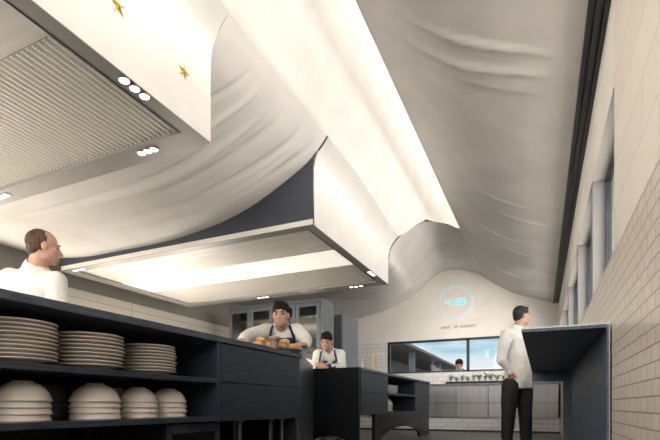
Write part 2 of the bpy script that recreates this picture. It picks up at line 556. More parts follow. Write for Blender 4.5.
RIGHT_PROF = [(0.215, 2.47), (0.0, 2.545), (-0.3, 2.65), (-0.56, 2.765), (-0.85, 2.96), (-1.12, 3.19)]
prof = interp([(x, 0, z) for x, z in RIGHT_PROF], 60)
WR = [  # wrinkles on the right-hand ceiling
    (-0.36, 2.88, 0.20, 0.52, 0.020, -0.026), (-0.36, 2.93, 0.20, 0.52, 0.018, 0.026),
    (-0.42, 3.08, 0.16, 0.52, 0.024, -0.032), (-0.42, 3.15, 0.16, 0.52, 0.020, 0.032),
    (-0.36, 3.27, 0.20, 0.46, 0.016, -0.018), (-0.36, 3.31, 0.20, 0.46, 0.014, 0.014),
    (-0.66, 4.6, 0.20, 0.42, 0.018, -0.014), (-0.2, 5.7, 0.3, 0.4, 0.03, -0.02), (-0.45, 5.2, 0.45, 0.5, 0.03, -0.02), (-0.55, 6.4, 0.5, 0.6, 0.03, -0.022), (-0.3, 7.0, 0.5, 0.45, 0.03, -0.02),
    (-0.9, 7.8, 0.5, 0.5, 0.04, -0.02), (-0.6, 8.3, 0.5, 0.5, 0.04, -0.02),
]
rows = []
ys = [Y0 + (YB + 0.02 - Y0) * i / 420 for i in range(421)]
for y in ys:
    r = []
    for p in prof:
        dz = (1.6 if y < 5 else 0.9) * sum(streak(p.x, y, *w) for w in WR if abs(y - w[1]) < 0.8)
        dz += 0.004 * noise.noise(V((p.x * 2.5, y * 1.2, 0)))
        r.append((p.x, y, p.z + dz))
    rows.append(r)
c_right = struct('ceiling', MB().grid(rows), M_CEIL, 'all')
# the edge return of that ceiling, rising into the slot, and the roof over the slot
struct('ceiling.001', MB().box(-1.118, -1.09, Y0, YB, 3.18, 3.215), M_DRAPE)
struct('ceiling.002', MB().box(XL, XR, Y0, YB, 4.4, 4.5).box(-0.3, -0.2, Y0, YB, 2.9, 4.4), M_DRAPE)

def sst(a, b, x):
    t = max(0.0, min(1.0, (x - a) / (b - a)))
    return t * t * (3 - 2 * t)

def settle(p):
    """the flare of the drape starts lower towards the far end of the second hood"""
    w = sst(3.9, 5.48, p[1]) * (1 - sst(5.5, 6.3, p[1]))
    return (p[0], p[1], p[2] - 0.125 * w * sst(2.0, 2.45, p[2]) * (1 - sst(2.7, 3.15, p[2])))

# white drape: belly between the hoods and the bright sweep up into the slot
BELLY = [(-5.1, 2.17), (-4.5, 2.10), (-3.95, 2.09), (-3.4, 2.09), (-3.0, 2.12), (-2.6, 2.18), (-2.24, 2.29), (-1.84, 2.48), (-1.68, 2.60), (-1.59, 2.70)]
SWEEP = [(-1.59, 2.70), (-1.45, 2.98), (-1.36, 3.28), (-1.30, 3.62), (-1.26, 4.0), (-1.25, 4.42)]
b_pts = interp([(x, 0, z) for x, z in BELLY], 90)
s_pts = interp([(x, 0, z) for x, z in SWEEP], 30)
WB = [(-2.75, 2.55, 0.12, 1.1, 0.03, 0.02), (-2.6, 2.62, 0.14, 1.1, 0.025, -0.02), (-2.5, 2.75, 0.16, 1.2, 0.035, 0.02),
      (-2.3, 2.42, 0.25, 0.9, 0.025, -0.018), (-2.9, 2.85, 0.10, 1.0, 0.03, -0.016), (-2.2, 3.02, 0.18, 0.9, 0.03, 0.02),
      (-2.6, 3.12, 0.12, 1.1, 0.025, -0.018), (-2.2, 3.2, 0.2, 0.8, 0.025, 0.018), (-3.2, 2.5, 0.08, 0.9, 0.03, 0.015), (-2.05, 2.3, 0.35, 0.6, 0.02, 0.015)]
HN, HF = 2.11, 3.41
rows = []
for i in range(101):
    y = HN + (HF - HN) * i / 100
    sag = 0.0
    r = []
    for p in b_pts:
        fade = min(1, (y - HN) / 0.1) * min(1, (HF - y) / 0.1) * min(1.0, max(0, (-1.6 - p.x) / 0.2))
        dz = 1.8 * sum(streak(p.x, y, *w) for w in WB) * fade
        r.append((p.x, y, p.z + dz))
    for p in s_pts[1:]:
        r.append((p.x, y, p.z))
    rows.append(r)
drape = MB().grid(rows)
# sweep alone above each hood
def sweep_end(k):
    """how far back each height of the sweep runs"""
    t = k / (len(s_pts) - 1)
    z = s_pts[k].z
    if z < 3.02:
        return lerp(5.48, 6.25, (z - 2.70) / 0.32)
    return 6.25
nb = 40
drape.grid([[(p.x, lerp(Y0, HN, i / nb), p.z) for p in s_pts] for i in range(nb + 1)])
drape.grid([[settle((p.x, lerp(HF, sweep_end(k), i / nb), p.z)) for k, p in enumerate(s_pts)] for i in range(nb + 1)])
# the sweep turns across to the ceiling edge at its far end
kk = [k for k in range(len(s_pts)) if s_pts[k].z >= 3.0]
rows = []
for k in kk:
    p = s_pts[k]
    t = (k - kk[0]) / (len(kk) - 1)
    a = V((p.x, sweep_end(k), p.z))
    bz = lerp(3.22, 4.42, t)
    b = V((-1.10, 7.3, bz))
    mid = (a + b) / 2 + V((-0.03, 0.22, 0.07 * (1 - t)))
    rows.append(interp([a, mid, b], 14))
drape.grid([list(r) for r in rows])
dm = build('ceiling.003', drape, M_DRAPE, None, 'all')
dm['kind'] = 'structure'
bm = bmesh.new(); bm.from_mesh(dm.data)
bmesh.ops.remove_doubles(bm, verts=bm.verts, dist=0.0015)
bmesh.ops.recalc_face_normals(bm, faces=bm.faces)
bm.to_mesh(dm.data); bm.free()

# vault beyond the second hood
FRONT = [(-5.1, 5.5, 2.36), (-4.3, 5.5, 2.30), (-3.4, 5.5, 2.27), (-2.6, 5.5, 2.26), (-2.1, 5.5, 2.24), (-1.76, 5.5, 2.27), (-1.695, 5.5, 2.43), (-1.595, 5.52, 2.572), (-1.515, 5.83, 2.782), (-1.45, 6.235, 3.0), (-1.28, 6.9, 3.19), (-1.12, 7.3, 3.20)]
BACK = [(-5.1, YB, 2.34), (-4.4, YB, 2.40), (-3.74, YB, 2.49), (-3.35, YB, 2.56), (-3.03, YB, 2.65), (-2.65, YB, 2.82), (-2.40, YB, 2.98), (-2.20, YB, 3.14), (-2.02, YB, 3.27), (-1.80, YB, 3.34), (-1.5, YB, 3.32), (-1.12, YB, 3.19)]
fa, ba = interp(FRONT, 90), interp(BACK, 90)
rows = []
WV = [(-2.8, 7.2, 1.1, 0.8, 0.05, -0.02), (-3.2, 8.0, 0.9, 0.9, 0.05, 0.02), (-2.4, 8.4, 1.2, 0.8, 0.05, -0.02), (-1.4, 8.2, 0.9, 0.6, 0.04, -0.02), (-1.6, 8.8, 0.8, 0.6, 0.04, 0.015)]
for i in range(61):
    t = i / 60
    r = []
    for a, b in zip(fa, ba):
        q = a.lerp(b, t)
        q.z += 0.05 * math.sin(t * PI) * (1 if q.x < -1.3 else max(0, (-1.12 - q.x) / 0.18))
        q.z += sum(streak(q.x, q.y, *w) for w in WV) * min(1, max(0, (-1.15 - q.x) * 4))
        r.append(q)
    rows.append(r)
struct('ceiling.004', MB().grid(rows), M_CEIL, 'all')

# ------------------------------------------------------------------ hoods
HX0, HX1, HZ = -4.88, -1.72, 2.0
SIDE = [(-1.72, 2.0), (-1.72, 2.2), (-1.72, 2.42), (-1.708, 2.53), (-1.66, 2.625), (-1.588, 2.702)]

def hood(ya, yb, label, near_face, x0, panel_y, bands):
    h = empty('extractor_hood', (HX1, (ya + yb) / 2, HZ), label, 'extractor hood', 'white draped extractor hoods')
    sp = interp([(x, 0, z) for x, z in SIDE], 24)
    rows = [[settle((p.x, lerp(ya, yb, i / 20), p.z)) for p in sp] for i in range(21)]
    build('side_panel', MB().grid(rows), M_DRAPE, h, 'all')
    # near face, cut along the drape, and the other two faces
    if near_face:
        pts = [(x0, HZ + 0.045), (HX1, HZ + 0.045)] + [(p.x, p.z) for p in sp if p.z > HZ + 0.05] + [(p.x, p.z - 0.002) for p in reversed(b_pts) if x0 < p.x < -1.60] + [(x0, 2.12)]
        build('front_panel', MB().prism(pts, 1, ya - 0.003, ya + 0.02), M_HOODSIDE, h)
        build('fascia', MB().box(x0, HX1, ya, ya + 0.02, HZ, HZ + 0.045), M_WHITE, h)
    build('back_panel', MB().box(x0, HX1 - 0.01, yb - 0.02, yb, HZ, 2.24).box(x0, x0 + 0.02, ya, yb, HZ, 2.09), M_HOODSIDE, h)
    # underside: rim, recessed plain panel, corrugated filters
    fx0, fx1, fy1 = x0 + 0.14, HX1 - 0.085, yb - 0.15
    rim = MB()
    z0, z1 = HZ - 0.004, HZ + 0.05
    rim.box(x0, HX1 - 0.001, fy1, yb - 0.001, z0, z1).box(x0, HX1 - 0.001, ya + 0.001, ya + 0.10, z0, z1)
    rim.box(x0, fx0, ya + 0.10, fy1, z0, z1).box(fx1, HX1 - 0.001, ya + 0.10, fy1, z0, z1)
    build('rim', rim, M_RIM, h)
    build('rim_edging', MB().box(fx1 - 0.005, fx1, ya + 0.10, fy1, z0 - 0.003, z1), M_TRIM, h)
    build('plain_panel', MB().box(fx0, fx1, ya + 0.10, panel_y, HZ + 0.02, HZ + 0.04), M_HOODIN, h)
    if bands:
        build('light_panel', MB().box(fx0 + 0.02, fx1 - 0.02, bands[0], bands[1], HZ + 0.012, HZ + 0.022), M_STRIP, h)
    pitch = 0.036
    nrib = int((fx1 - fx0) / pitch)
    prof = []
    for i in range(nrib * 8 + 1):
        x = fx0 + i * pitch / 8
        prof.append((x, HZ + 0.028 - 0.015 * max(-1, min(1, 2.2 * math.cos(2 * PI * i / 8)))))
    build('filter', MB().grid([[(x, lerp(panel_y, fy1 + 0.01, j / 2), z) for x, z in prof] for j in range(3)]), M_FILTER, h, 30)
    return h

def lamps(h, centres, ring):
    for c in centres:
        dl = build('downlight', MB().lathe([(0.0, 0.0), (0.022, 0.0), (0.024, 0.004), (0.024, 0.012)], (c[0], c[1], HZ - 0.009), 20), M_LAMP, h, 40)
        build('bezel', MB().lathe([(0.024, -0.001), (0.029, -0.001), (0.029, 0.006), (0.024, 0.006)], (c[0], c[1], HZ - 0.009), 20), M_STEEL, dl, 40)

h1 = hood(0.03, HN, 'white draped extractor hood above the shelf unit, gold stars on its side', False, -3.72, 1.24, None)
lamps(h1, [(-1.75, 1.535 + 0.06 * k) for k in range(3)] + [(-2.06 - 0.05 * k, 2.02) for k in range(3)] + [(-3.46 - 0.05 * k, 2.02) for k in range(3)], None)
h2 = hood(HF, 5.48, 'white draped extractor hood over the two chefs, open dark front under the drape', True, HX0, 4.62, (4.12, 4.60))
lamps(h2, [(-1.75, 4.88 + 0.065 * k) for k in range(3)] + [(-2.05 - 0.065 * k, 5.40) for k in range(3)] + [(-3.43 - 0.065 * k, 5.40) for k in range(3)] + [(-4.70 + 0.065 * k, 3.46) for k in range(3)], None)

def star(c, r, label, tilt):
    pts = []
    for k in range(10):
        a = tilt + PI / 2 + k * PI / 5
        q = r * (1.0 if k % 4 == 0 else 0.8) if k % 2 == 0 else r * 0.17
        pts.append((c[1] + q * math.cos(a), c[2] + q * math.sin(a)))
    m = MB()
    n = len(pts)
    vs = [(c[0] + 0.001, *p) for p in pts] + [(c[0] + 0.016, c[1], c[2]), (c[0] + 0.001, c[1], c[2])]
    m.add([tuple(v) for v in vs], [(i, (i + 1) % n, n) for i in range(n)] + [((i + 1) % n, i, n + 1) for i in range(n)])
    tag(build('star_ornament', m, M_GOLD, origin=c), label, 'ornament', 'gold stars on the hood side')
star((-1.7185, 1.47, 2.275), 0.058, 'spiky gold star ornament higher on the white hood side, at the top edge', 0.2)
star((-1.7185, 1.886, 2.255), 0.052, 'spiky gold star ornament lower on the white hood side, by the far corner', -0.15)

# ------------------------------------------------------------------ first island: shelves, drawers, worktop
FX = -1.75
def wood_copy(): return M_WOOD
t = tag(build('worktop', MB().box(FX - 0.78, FX + 0.012, 0.25, 3.26, 0.872, 0.908), M_TOP, bevel=0.003, origin=(FX - 0.4, 1.7, 0.872)),
        'long dark slate worktop over the plate shelves and drawers', 'worktop')
su = empty('shelf_unit', (FX - 0.38, 1.25, 0), 'dark navy open shelf unit holding plate and bowl stacks', 'shelf unit')
build('shelf', MB().box(FX - 0.7, FX, 0.28, 2.205, 0.626, 0.652), M_WOOD, su, bevel=0.002)
build('shelf', MB().box(FX - 0.7, FX, 0.28, 2.205, 0.400, 0.427), M_WOOD, su, bevel=0.002)
build('side_panel', MB().box(FX - 0.7, FX, 2.205, 2.232, 0.395, 0.870), M_WOOD, su)
build('side_panel', MB().box(FX - 0.7, FX, 0.25, 0.28, 0.0, 0.870), M_WOOD, su)
build('back_panel', MB().box(FX - 0.72, FX - 0.70, 0.25, 2.232, 0.0, 0.870), M_VOID, su)
build('leg', MB().box(FX - 0.66, FX - 0.62, 1.80, 1.84, 0.0, 0.40), M_VOID, su)
build('leg', MB().box(FX - 0.10, FX - 0.06, 0.5, 0.54, 0.0, 0.40), M_VOID, su)

uf = empty('undercounter_fridge', (FX - 0.38, 2.12, 0), 'dark framed undercounter fridge below the bowl shelf', 'fridge')
build('body', MB().box(FX - 0.60, FX - 0.13, 1.90, 2.36, 0.012, 0.385), M_VOID, uf)
build('feet', MB().box(FX - 0.58, FX - 0.15, 1.95, 2.30, 0.0, 0.012), M_VOID, uf)
d = build('door', MB().box(FX - 0.13, FX - 0.10, 1.90, 2.36, 0.335, 0.385).box(FX - 0.13, FX - 0.10, 1.90, 1.945, 0.02, 0.335).box(FX - 0.13, FX - 0.10, 2.32, 2.36, 0.02, 0.335).box(FX - 0.13, FX - 0.10, 1.945, 2.32, 0.02, 0.06), M_DSTEEL, uf)
build('glass', MB().box(FX - 0.122, FX - 0.115, 1.945, 2.32, 0.06, 0.335), M_BLACK, d)

dc = empty('drawer_cabinet', (FX - 0.38, 2.74, 0), 'dark oak drawer cabinet next to the plate shelves', 'drawer cabinet')
build('body', MB().box(FX - 0.72, FX - 0.022, 2.236, 3.235, 0.395, 0.870), M_WOOD, dc)
build('drawer', MB().box(FX - 0.02, FX, 2.238, 3.235, 0.637, 0.868), M_WOOD, dc, bevel=0.002)
build('drawer', MB().box(FX - 0.02, FX, 2.238, 3.235, 0.397, 0.631), M_WOOD, dc, bevel=0.002)
for x, y in ((-0.14, 2.62), (-0.14, 3.02), (-0.14, 3.19), (-0.60, 2.62), (-0.60, 3.19)):
    build('leg', MB().lathe([(0.0, 0.0), (0.03, 0.0), (0.03, 0.02), (0.019, 0.03), (0.019, 0.37), (0.03, 0.38), (0.03, 0.395), (0, 0.395)], (FX + x, y, 0), 16), M_DSTEEL, dc, 40)
build('back_panel', MB().box(FX - 0.72, FX - 0.70, 2.24, 3.235, 0.0, 0.395), M_VOID, dc)

build('side_panel', MB().box(FX - 0.70, FX - 0.03, 3.212, 3.235, 0.0, 0.395), M_VOID, dc)
gt = MB()
ga, gb = V((-1.80, 3.275, 0)), V((-2.30, 4.54, 0))
gn = V((gb.y - ga.y, ga.x - gb.x, 0)).normalized() * 0.012
gt.add([p + UPV * z for z in (0.03, 0.935) for p in (ga - gn, gb - gn, gb + gn, ga + gn)], [(3, 2, 1, 0), (4, 5, 6, 7)] + [(i, (i + 1) % 4, 4 + (i + 1) % 4, 4 + i) for i in range(4)])
for p in (ga.lerp(gb, .06), ga.lerp(gb, .94)):
    gt.tube([p, p + UPV * 0.04], 0.011, 10)
tag(build('steel_gate', gt, M_DSTEEL, origin=(-2.05, 3.9, 0)), 'plain dark steel gate closing the gap between the two islands', 'gate')

# plates and bowls
def plate_mesh(r):
    k = r / 0.15
    pr = [(0, 0.006), (0.085 * k, 0.006), (0.088 * k, 0.0), (0.096 * k, 0.0), (0.10 * k, 0.006), (0.118 * k, 0.012), (0.145 * k, 0.0185), (0.15 * k, 0.0215), (0.149 * k, 0.0245), (0.142 * k, 0.0235), (0.115 * k, 0.017), (0.095 * k, 0.012), (0, 0.011)]
    return MB().lathe(pr, (0, 0, 0), 48).mesh('plate')

def bowl_mesh(r):
    k = r / 0.105
    # upturned: rim down, foot ring up
    out = [(0.103, 0.0), (0.1075, 0.002), (0.1085, 0.006), (0.106, 0.010), (0.1015, 0.022), (0.093, 0.040), (0.079, 0.058), (0.060, 0.072), (0.042, 0.079), (0.040, 0.085), (0.035, 0.085), (0.034, 0.080), (0, 0.079)]
    inn = [(0, 0.074), (0.038, 0.0735), (0.056, 0.067), (0.074, 0.053), (0.087, 0.036), (0.0955, 0.019), (0.100, 0.006), (0.103, 0.0)]
    return MB().lathe([(a * k, b * k) for a, b in inn + out], (0, 0, 0), 48).mesh('bowl')

def smooth_mesh(me, mat):
    me.materials.append(mat)
    for p in me.polygons: p.use_smooth = True
    return me
ORD = ['bottom', 'second', 'third', 'fourth', 'fifth', 'sixth', 'seventh', 'eighth', 'ninth', 'tenth', 'eleventh', 'twelfth']
def nth(i, n):
    if i == 0: return 'bottom'
    if i == n - 1: return 'topmost'
    return ORD[i] + ' up'

def plates(x, y, r, n, z, where, mat, group, step=0.0165, adj='cream'):
    src = smooth_mesh(plate_mesh(r), mat)
    for i in range(n):
        o = bpy.data.objects.new('plate', src)
        COL.objects.link(o)
        o.location = (x + random.uniform(-.004, .004), y + random.uniform(-.005, .005), z + i * step)
        o.rotation_euler = (0, 0, random.uniform(0, 6))
        tag(o, '%s stoneware plate, %s in the stack %s' % (adj, nth(i, n), where), 'plate', group)
ZS1, ZS2 = 0.6525, 0.4275
plates(-1.92, 1.160, 0.146, 10, ZS1, 'standing nearest the white-coated cook', M_PORC, 'dinner plates on the upper shelf', 0.0163)
plates(-1.92, 1.480, 0.156, 9, ZS1, 'in the middle of the upper shelf', M_PORC, 'dinner plates on the upper shelf', 0.0172)
plates(-1.92, 1.842, 0.143, 9, ZS1, 'close to the drawers on the upper shelf', M_PORC, 'dinner plates on the upper shelf', 0.0163)

def bowls(x, y, r, n, where, mat, group, adj='cream', step=0.0265):
    src = smooth_mesh(bowl_mesh(r), mat)
    for i in range(n):
        o = bpy.data.objects.new('bowl', src)
        COL.objects.link(o)
        o.location = (x + random.uniform(-.002, .002), y + random.uniform(-.002, .002), ZS2 + i * step)
        tag(o, 'upturned %s bowl, %s in stack %s' % (adj, nth(i, n), where), 'bowl', group)
bowls(-1.90, 1.166, 0.104, 4, 'under the plates nearest the cook', M_PORC, 'bowls on the lower shelf')
bowls(-1.90, 1.500, 0.110, 4, 'under the middle plate stack', M_PORC, 'bowls on the lower shelf')
bowls(-1.90, 1.755, 0.098, 4, 'under the plates close to the drawers', M_PORC, 'bowls on the lower shelf')
bowls(-1.90, 1.966, 0.098, 4, 'last in the front row before the drawer cabinet', M_PORC, 'bowls on the lower shelf')
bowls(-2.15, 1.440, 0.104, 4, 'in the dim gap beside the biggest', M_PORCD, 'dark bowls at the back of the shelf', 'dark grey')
bowls(-2.15, 1.825, 0.100, 4, 'hidden behind the front row', M_PORC, 'bowls on the lower shelf', 'shaded cream')

# ------------------------------------------------------------------ second island
I0, I1 = 4.55, 7.95
tag(build('worktop', MB().box(-2.22, FX + 0.01, I0 + 0.04, I1, 0.872, 0.902), M_TOP, bevel=0.003, origin=(-2.0, 6.2, 0.872)),
    'dark worktop of the far island, a pepper mill standing on it', 'worktop')
ep = MB()
arch = [(-2.52, 0.0), (-2.36, 0.0)]
for k in range(17):
    a = PI - PI * k / 16
    arch.append((-2.09 + 0.27 * math.cos(a), 0.165 * math.sin(a)))
arch += [(FX - 0.002, 0.0), (FX - 0.002, 0.902), (-2.52, 0.902)]
ep.prism(arch, 1, I0, I0 + 0.035)
tag(build('end_panel', ep, M_BLACK, origin=(-2.1, I0, 0)), 'glossy black end panel of the far island with an arched foot', 'panel')
ic = empty('island_cabinet', (-2.0, 6.2, 0), 'dark oak island cabinet with an open shelf niche and arched base', 'island cabinet')
build('drawer', MB().box(FX - 0.02, FX, I0 + 0.06, 5.565, 0.635, 0.868), M_WOOD, ic, bevel=0.002)
build('drawer', MB().box(FX - 0.02, FX, I0 + 0.06, 5.565, 0.395, 0.629), M_WOOD, ic, bevel=0.002)
build('body', MB().box(-2.20, FX - 0.022, I0 + 0.04, 5.57, 0.393, 0.870).box(-2.20, FX - 0.022, 6.94, 7.93, 0.393, 0.870).box(-2.20, -2.17, 5.57, 6.94, 0.393, 0.87), M_WOOD, ic)
build('shelf', MB().box(-2.17, FX, 5.572, 6.938, 0.632, 0.655), M_WOOD, ic)
build('shelf', MB().box(-2.17, FX, 5.572, 6.938, 0.393, 0.418), M_WOOD, ic)
build('door', MB().box(FX - 0.02, FX, 6.94, 7.93, 0.395, 0.868), M_WOOD, ic, bevel=0.002)
bp = [(5.10, 0.392), (5.10, 0.0), (5.16, 0.0)]
for k in range(25):
    a = PI - PI * k / 24
    bp.append((6.25 + 1.05 * math.cos(a), 0.21 * math.sin(a)))
bp += [(7.60, 0.0), (7.93, 0.0), (7.93, 0.392)]
build('base_panel', MB().prism(bp, 0, FX - 0.05, FX - 0.01), M_BLACK, ic)

for i in range(4):
    o = build('serving_tray', MB().prism([(-0.16, 0.0), (0.16, 0.0), (0.185, 0.026), (0.172, 0.028), (0.15, 0.008), (-0.15, 0.008), (-0.172, 0.028), (-0.185, 0.026)], 1, -0.21, 0.21), M_WHITE, bevel=0.003, origin=(0, 0, 0))
    o.location = (-1.98, 5.98, 0.6555 + 0.029 * i)
    tag(o, 'white serving tray, %s in the stack in the island niche' % nth(i, 4), 'tray', 'white trays in the island niche')
for i in range(3):
    o = bpy.data.objects.new('dish', smooth_mesh(bowl_mesh(0.15), M_PORC)) if i == 0 else o.copy()
    COL.objects.link(o)
    o.location = (-1.97, 5.98, 0.4185 + 0.038 * i)
    tag(o, 'upturned white dish, %s in the pile below the stacked trays' % nth(i, 3), 'dish', 'white dishes in the lower island niche')

def mill(c, h, r, label, mat):
    t = tag(build('pepper_mill', MB().lathe([(0, 0), (r, 0), (r, 0.02), (r * .75, h * .3), (r * .62, h * .5), (r * .85, h * .66), (r * .85, h * .74), (0, h * .74)], c, 20), mat, None, 50, origin=c), label, 'pepper mill')
    build('mill_head', MB().lathe([(0, h * .745), (r * .8, h * .745), (r * .95, h * .82), (r * .8, h * .92), (r * .25, h * .95), (r * .28, h * .985), (0, h)], c, 20), mat, t, 50)
mill((-1.95, 5.57, 0.9025), 0.27, 0.048, 'tall pale wooden pepper mill on the far island worktop', M_MILLW)
bt = empty('cream_bottle', (-2.10, 5.57, 0.9025), 'slim cream bottle beside the pepper mill, against the tall fridge', 'bottle')
build('body', MB().lathe([(0, 0), (0.03, 0), (0.032, 0.01), (0.032, 0.12), (0.014, 0.16), (0.013, 0.20), (0, 0.20)], (-2.10, 5.57, 0.9025), 20), M_PORC, bt, 50)
build('cap', MB().lathe([(0, 0.201), (0.015, 0.201), (0.015, 0.225), (0, 0.225)], (-2.10, 5.57, 0.9025), 16), M_EDGE, bt, 50)

# ------------------------------------------------------------------ tall cabinets behind
tc = empty('glass_cabinet', (-3.76, 6.3, 0), 'tall grey cabinet with glazed doors behind the aproned cook', 'cabinet')
CX0, CX1, CY, CZ = -4.62, -2.94, 6.13, 2.09
cb = MB().box(CX0, CX1, CY + 0.40, CY + 0.42, 0.0, CZ).box(CX0, CX0 + 0.03, CY + 0.022, CY + 0.40, 0, CZ).box(CX1 - 0.03, CX1, CY, CY + 0.40, 0, CZ)
cb.box(CX0, CX1 - 0.03, CY, CY + 0.40, CZ - 0.045, CZ).box(CX0, CX1 - 0.03, CY + 0.022, CY + 0.40, 0.0, 1.02)
build('body', cb, M_CAB, tc)
for z in (1.36, 1.68):
    build('shelf', MB().box(CX0 + 0.03, CX1 - 0.03, CY + 0.08, CY + 0.40, z, z + 0.015), M_STEEL, tc)
dw = (CX1 - 0.035 - CX0) / 4
for k in range(4):
    a, b = CX0 + k * dw + 0.004, CX0 + (k + 1) * dw - 0.004
    z0, z1, w = 0.62, CZ - 0.05, 0.055
    dr = build('door', MB().box(a, b, CY, CY + 0.02, z1 - w, z1).box(a, b, CY, CY + 0.02, z0, z0 + 0.4).box(a, a + w, CY, CY + 0.02, z0 + 0.4, z1 - w).box(b - w, b, CY, CY + 0.02, z0 + 0.4, z1 - w), M_CAB, tc)
    build('pane', MB().box(a + w, b - w, CY + 0.008, CY + 0.012, z0 + 0.4, z1 - w), M_CABGLASS, dr)
    build('handle', MB().box(b - 0.03 if k % 2 == 0 else a + 0.02, b - 0.02 if k % 2 == 0 else a + 0.03, CY - 0.02, CY, 1.2, 1.45), M_STEEL, dr)
rf = empty('tall_fridge', (-3.45, 7.7, 0), 'tall dark grey fridge standing past the glazed cabinet, near the tiled wall', 'fridge')
build('body', MB().box(-3.80, -3.12, 7.34, 8.06, 0.0, 2.08), M_CAB, rf, bevel=0.004)
dr = build('door', MB().box(-3.79, -3.13, 7.31, 7.34, 0.10, 2.07), M_CAB, rf, bevel=0.004)
build('handle', MB().box(-3.20, -3.18, 7.28, 7.31, 0.9, 1.4), M_STEEL, dr)

# ------------------------------------------------------------------ back counter below the window
bc_y = 9.05
tag(build('back_worktop', MB().box(-3.25, 0.28, bc_y - 0.02, YB - 0.005, 0.885, 0.92), M_DSTEEL, bevel=0.003, origin=(-1.4, 9.4, 0.885)), 'long steel worktop below the window', 'worktop')
names = ['leftmost, showing beside the far island', 'second from the far island', 'below the herb planter', 'below the white flowers', 'behind the legs of the standing man', 'seen through the opening under the pass counter']
nu, cw = 6, 3.53 / 6
for k in range(nu):
    a = -3.25 + k * cw
    c = empty('steel_cabinet', (a + cw / 2, bc_y + 0.35, 0.27), 'brushed steel drawer cabinet under the window, ' + names[k], 'cabinet', 'steel cabinets below the window')
    build('body', MB().box(a + 0.002, a + cw - 0.002, bc_y + 0.022, YB - 0.01, 0.27, 0.884), M_DSTEEL, c)
    build('drawer', MB().box(a + 0.004, a + cw - 0.004, bc_y, bc_y + 0.02, 0.553, 0.874), M_STEEL, c, bevel=0.003)
    build('drawer', MB().box(a + 0.004, a + cw - 0.004, bc_y, bc_y + 0.02, 0.274, 0.547), M_STEEL, c, bevel=0.003)
struct('baseboard_back', MB().box(-3.6, XR, bc_y + 0.03, YB, 0.0, 0.269), M_TILE_B)
struct('baseboard_back.001', MB().box(-3.6, XR, bc_y + 0.012, bc_y + 0.03, 0.0, 0.035), M_TRIM)

pl = empty('herb_planter', (-1.14, 9.25, 0.92), 'long black planter box on the worktop under the window', 'planter')
build('trough', MB().box(-1.70, -0.58, 9.15, 9.35, 0.921, 0.935).box(-1.70, -0.58, 9.15, 9.162, 0.935, 0.965).box(-1.70, -0.58, 9.338, 9.35, 0.935, 0.965).box(-1.70, -1.688, 9.15, 9.35, 0.935, 0.965).box(-0.592, -0.58, 9.15, 9.35, 0.935, 0.965), M_BLACK, pl)
tag(build('soil', MB().box(-1.687, -0.593, 9.163, 9.337, 0.935, 0.955), M_VOID, pl), kind='stuff')
LBL = ['low green herb plant at the planter end beside the white dish', 'spreading green herb plant, second from the white dish', 'small leafy herb below the window mullion', 'leafy herb just past the window mullion', 'bushy herb with first white blooms', 'taller herb with white flowers in the planter middle', 'bright white flower clump beside the taller herb', 'leafy herb between the two white clumps', 'white-flowered herb closest to the standing man but one', 'white-flowered herb at the planter end behind the standing man']
for k in range(10):
    x = -1.62 + k * 0.108
    rnd = random.Random(k)
    hgt = 0.10 + 0.05 * rnd.random() + (0.05 if k >= 4 else 0)
    p = empty('herb_plant', (x, 9.25, 0.955), LBL[k], 'plant', 'herbs in the window planter')
    st, lf, fl = MB(), MB(), MB()
    for s in range(12):
        a = rnd.uniform(0, 2 * PI)
        rr = rnd.uniform(0.01, 0.055)
        tip = V((x + rr * math.cos(a), 9.25 + rr * math.sin(a), 0.955 + hgt * rnd.uniform(0.6, 1.0)))
        st.tube([(x, 9.25, 0.955), ((x + tip.x) / 2, (9.25 + tip.y) / 2, (0.955 + tip.z) / 2 + 0.01), tip], [0.003, 0.0025, 0.002], 5)
        for q in range(4):
            c = V((x, 9.25, 0.955)).lerp(tip, 0.45 + 0.17 * q)
            b = rnd.uniform(0, 2 * PI)
            d = V((math.cos(b), math.sin(b), rnd.uniform(0, .5))).normalized()
            sd = d.cross(V((0, 0, 1))).normalized()
            l = rnd.uniform(0.035, 0.060)
            lf.add([c, c + d * l * .5 + sd * l * .3 + V((0, 0, .006)), c + d * l, c + d * l * .5 - sd * l * .3 + V((0, 0, .006))], [(0, 1, 2, 3)])
        if k >= 4 and s % 3 != 0:
            fl.ball(tip, (0.023, 0.023, 0.017), nu=8, nv=5)
    build('stem', st, M_LEAF, p)
    build('leaves', lf, M_LEAF, p)
    if fl.v: build('flowers', fl, M_PETAL, p, 'all')
dsh = tag(build('dish', MB().prism([(-0.05, 0.0), (0.05, 0.0), (0.062, 0.055), (0.055, 0.055), (0.045, 0.008), (-0.045, 0.008), (-0.055, 0.055), (-0.062, 0.055)], 1, -0.07, 0.07), M_WHITE, origin=(0, 0, 0)), 'small white dish at the end of the herb planter', 'dish')
dsh.location = (-1.80, 9.22, 0.921)

# ------------------------------------------------------------------ wall clock and lettering
CK = V((-1.625, YB, 2.65))
ck = empty('wall_clock', CK, 'round glowing wall clock reading 4:39 above the window', 'clock')
def disc(r0, r1, y0, y1, seg=64):
    m = MB()
    rows = []
    for k in range(seg + 1):
        a = 2 * PI * k / seg
        rows.append([(CK.x + r * math.cos(a), y, CK.z + r * math.sin(a)) for r, y in ((r0, y1), (r0, y0), (r1, y0), (r1, y1))])
    return m.grid(rows)
build('ring', disc(0.305, 0.36, YB - 0.012, YB - 0.001), M_LEDRING, ck, 40)
fa_ = MB()
fa_.add([(CK.x, YB - 0.006, CK.z)] + [(CK.x + 0.305 * math.cos(2 * PI * k / 64), YB - 0.006, CK.z + 0.305 * math.sin(2 * PI * k / 64)) for k in range(64)], [(0, 1 + k, 1 + (k + 1) % 64) for k in range(64)])
build('face', fa_, M_FACE, ck)

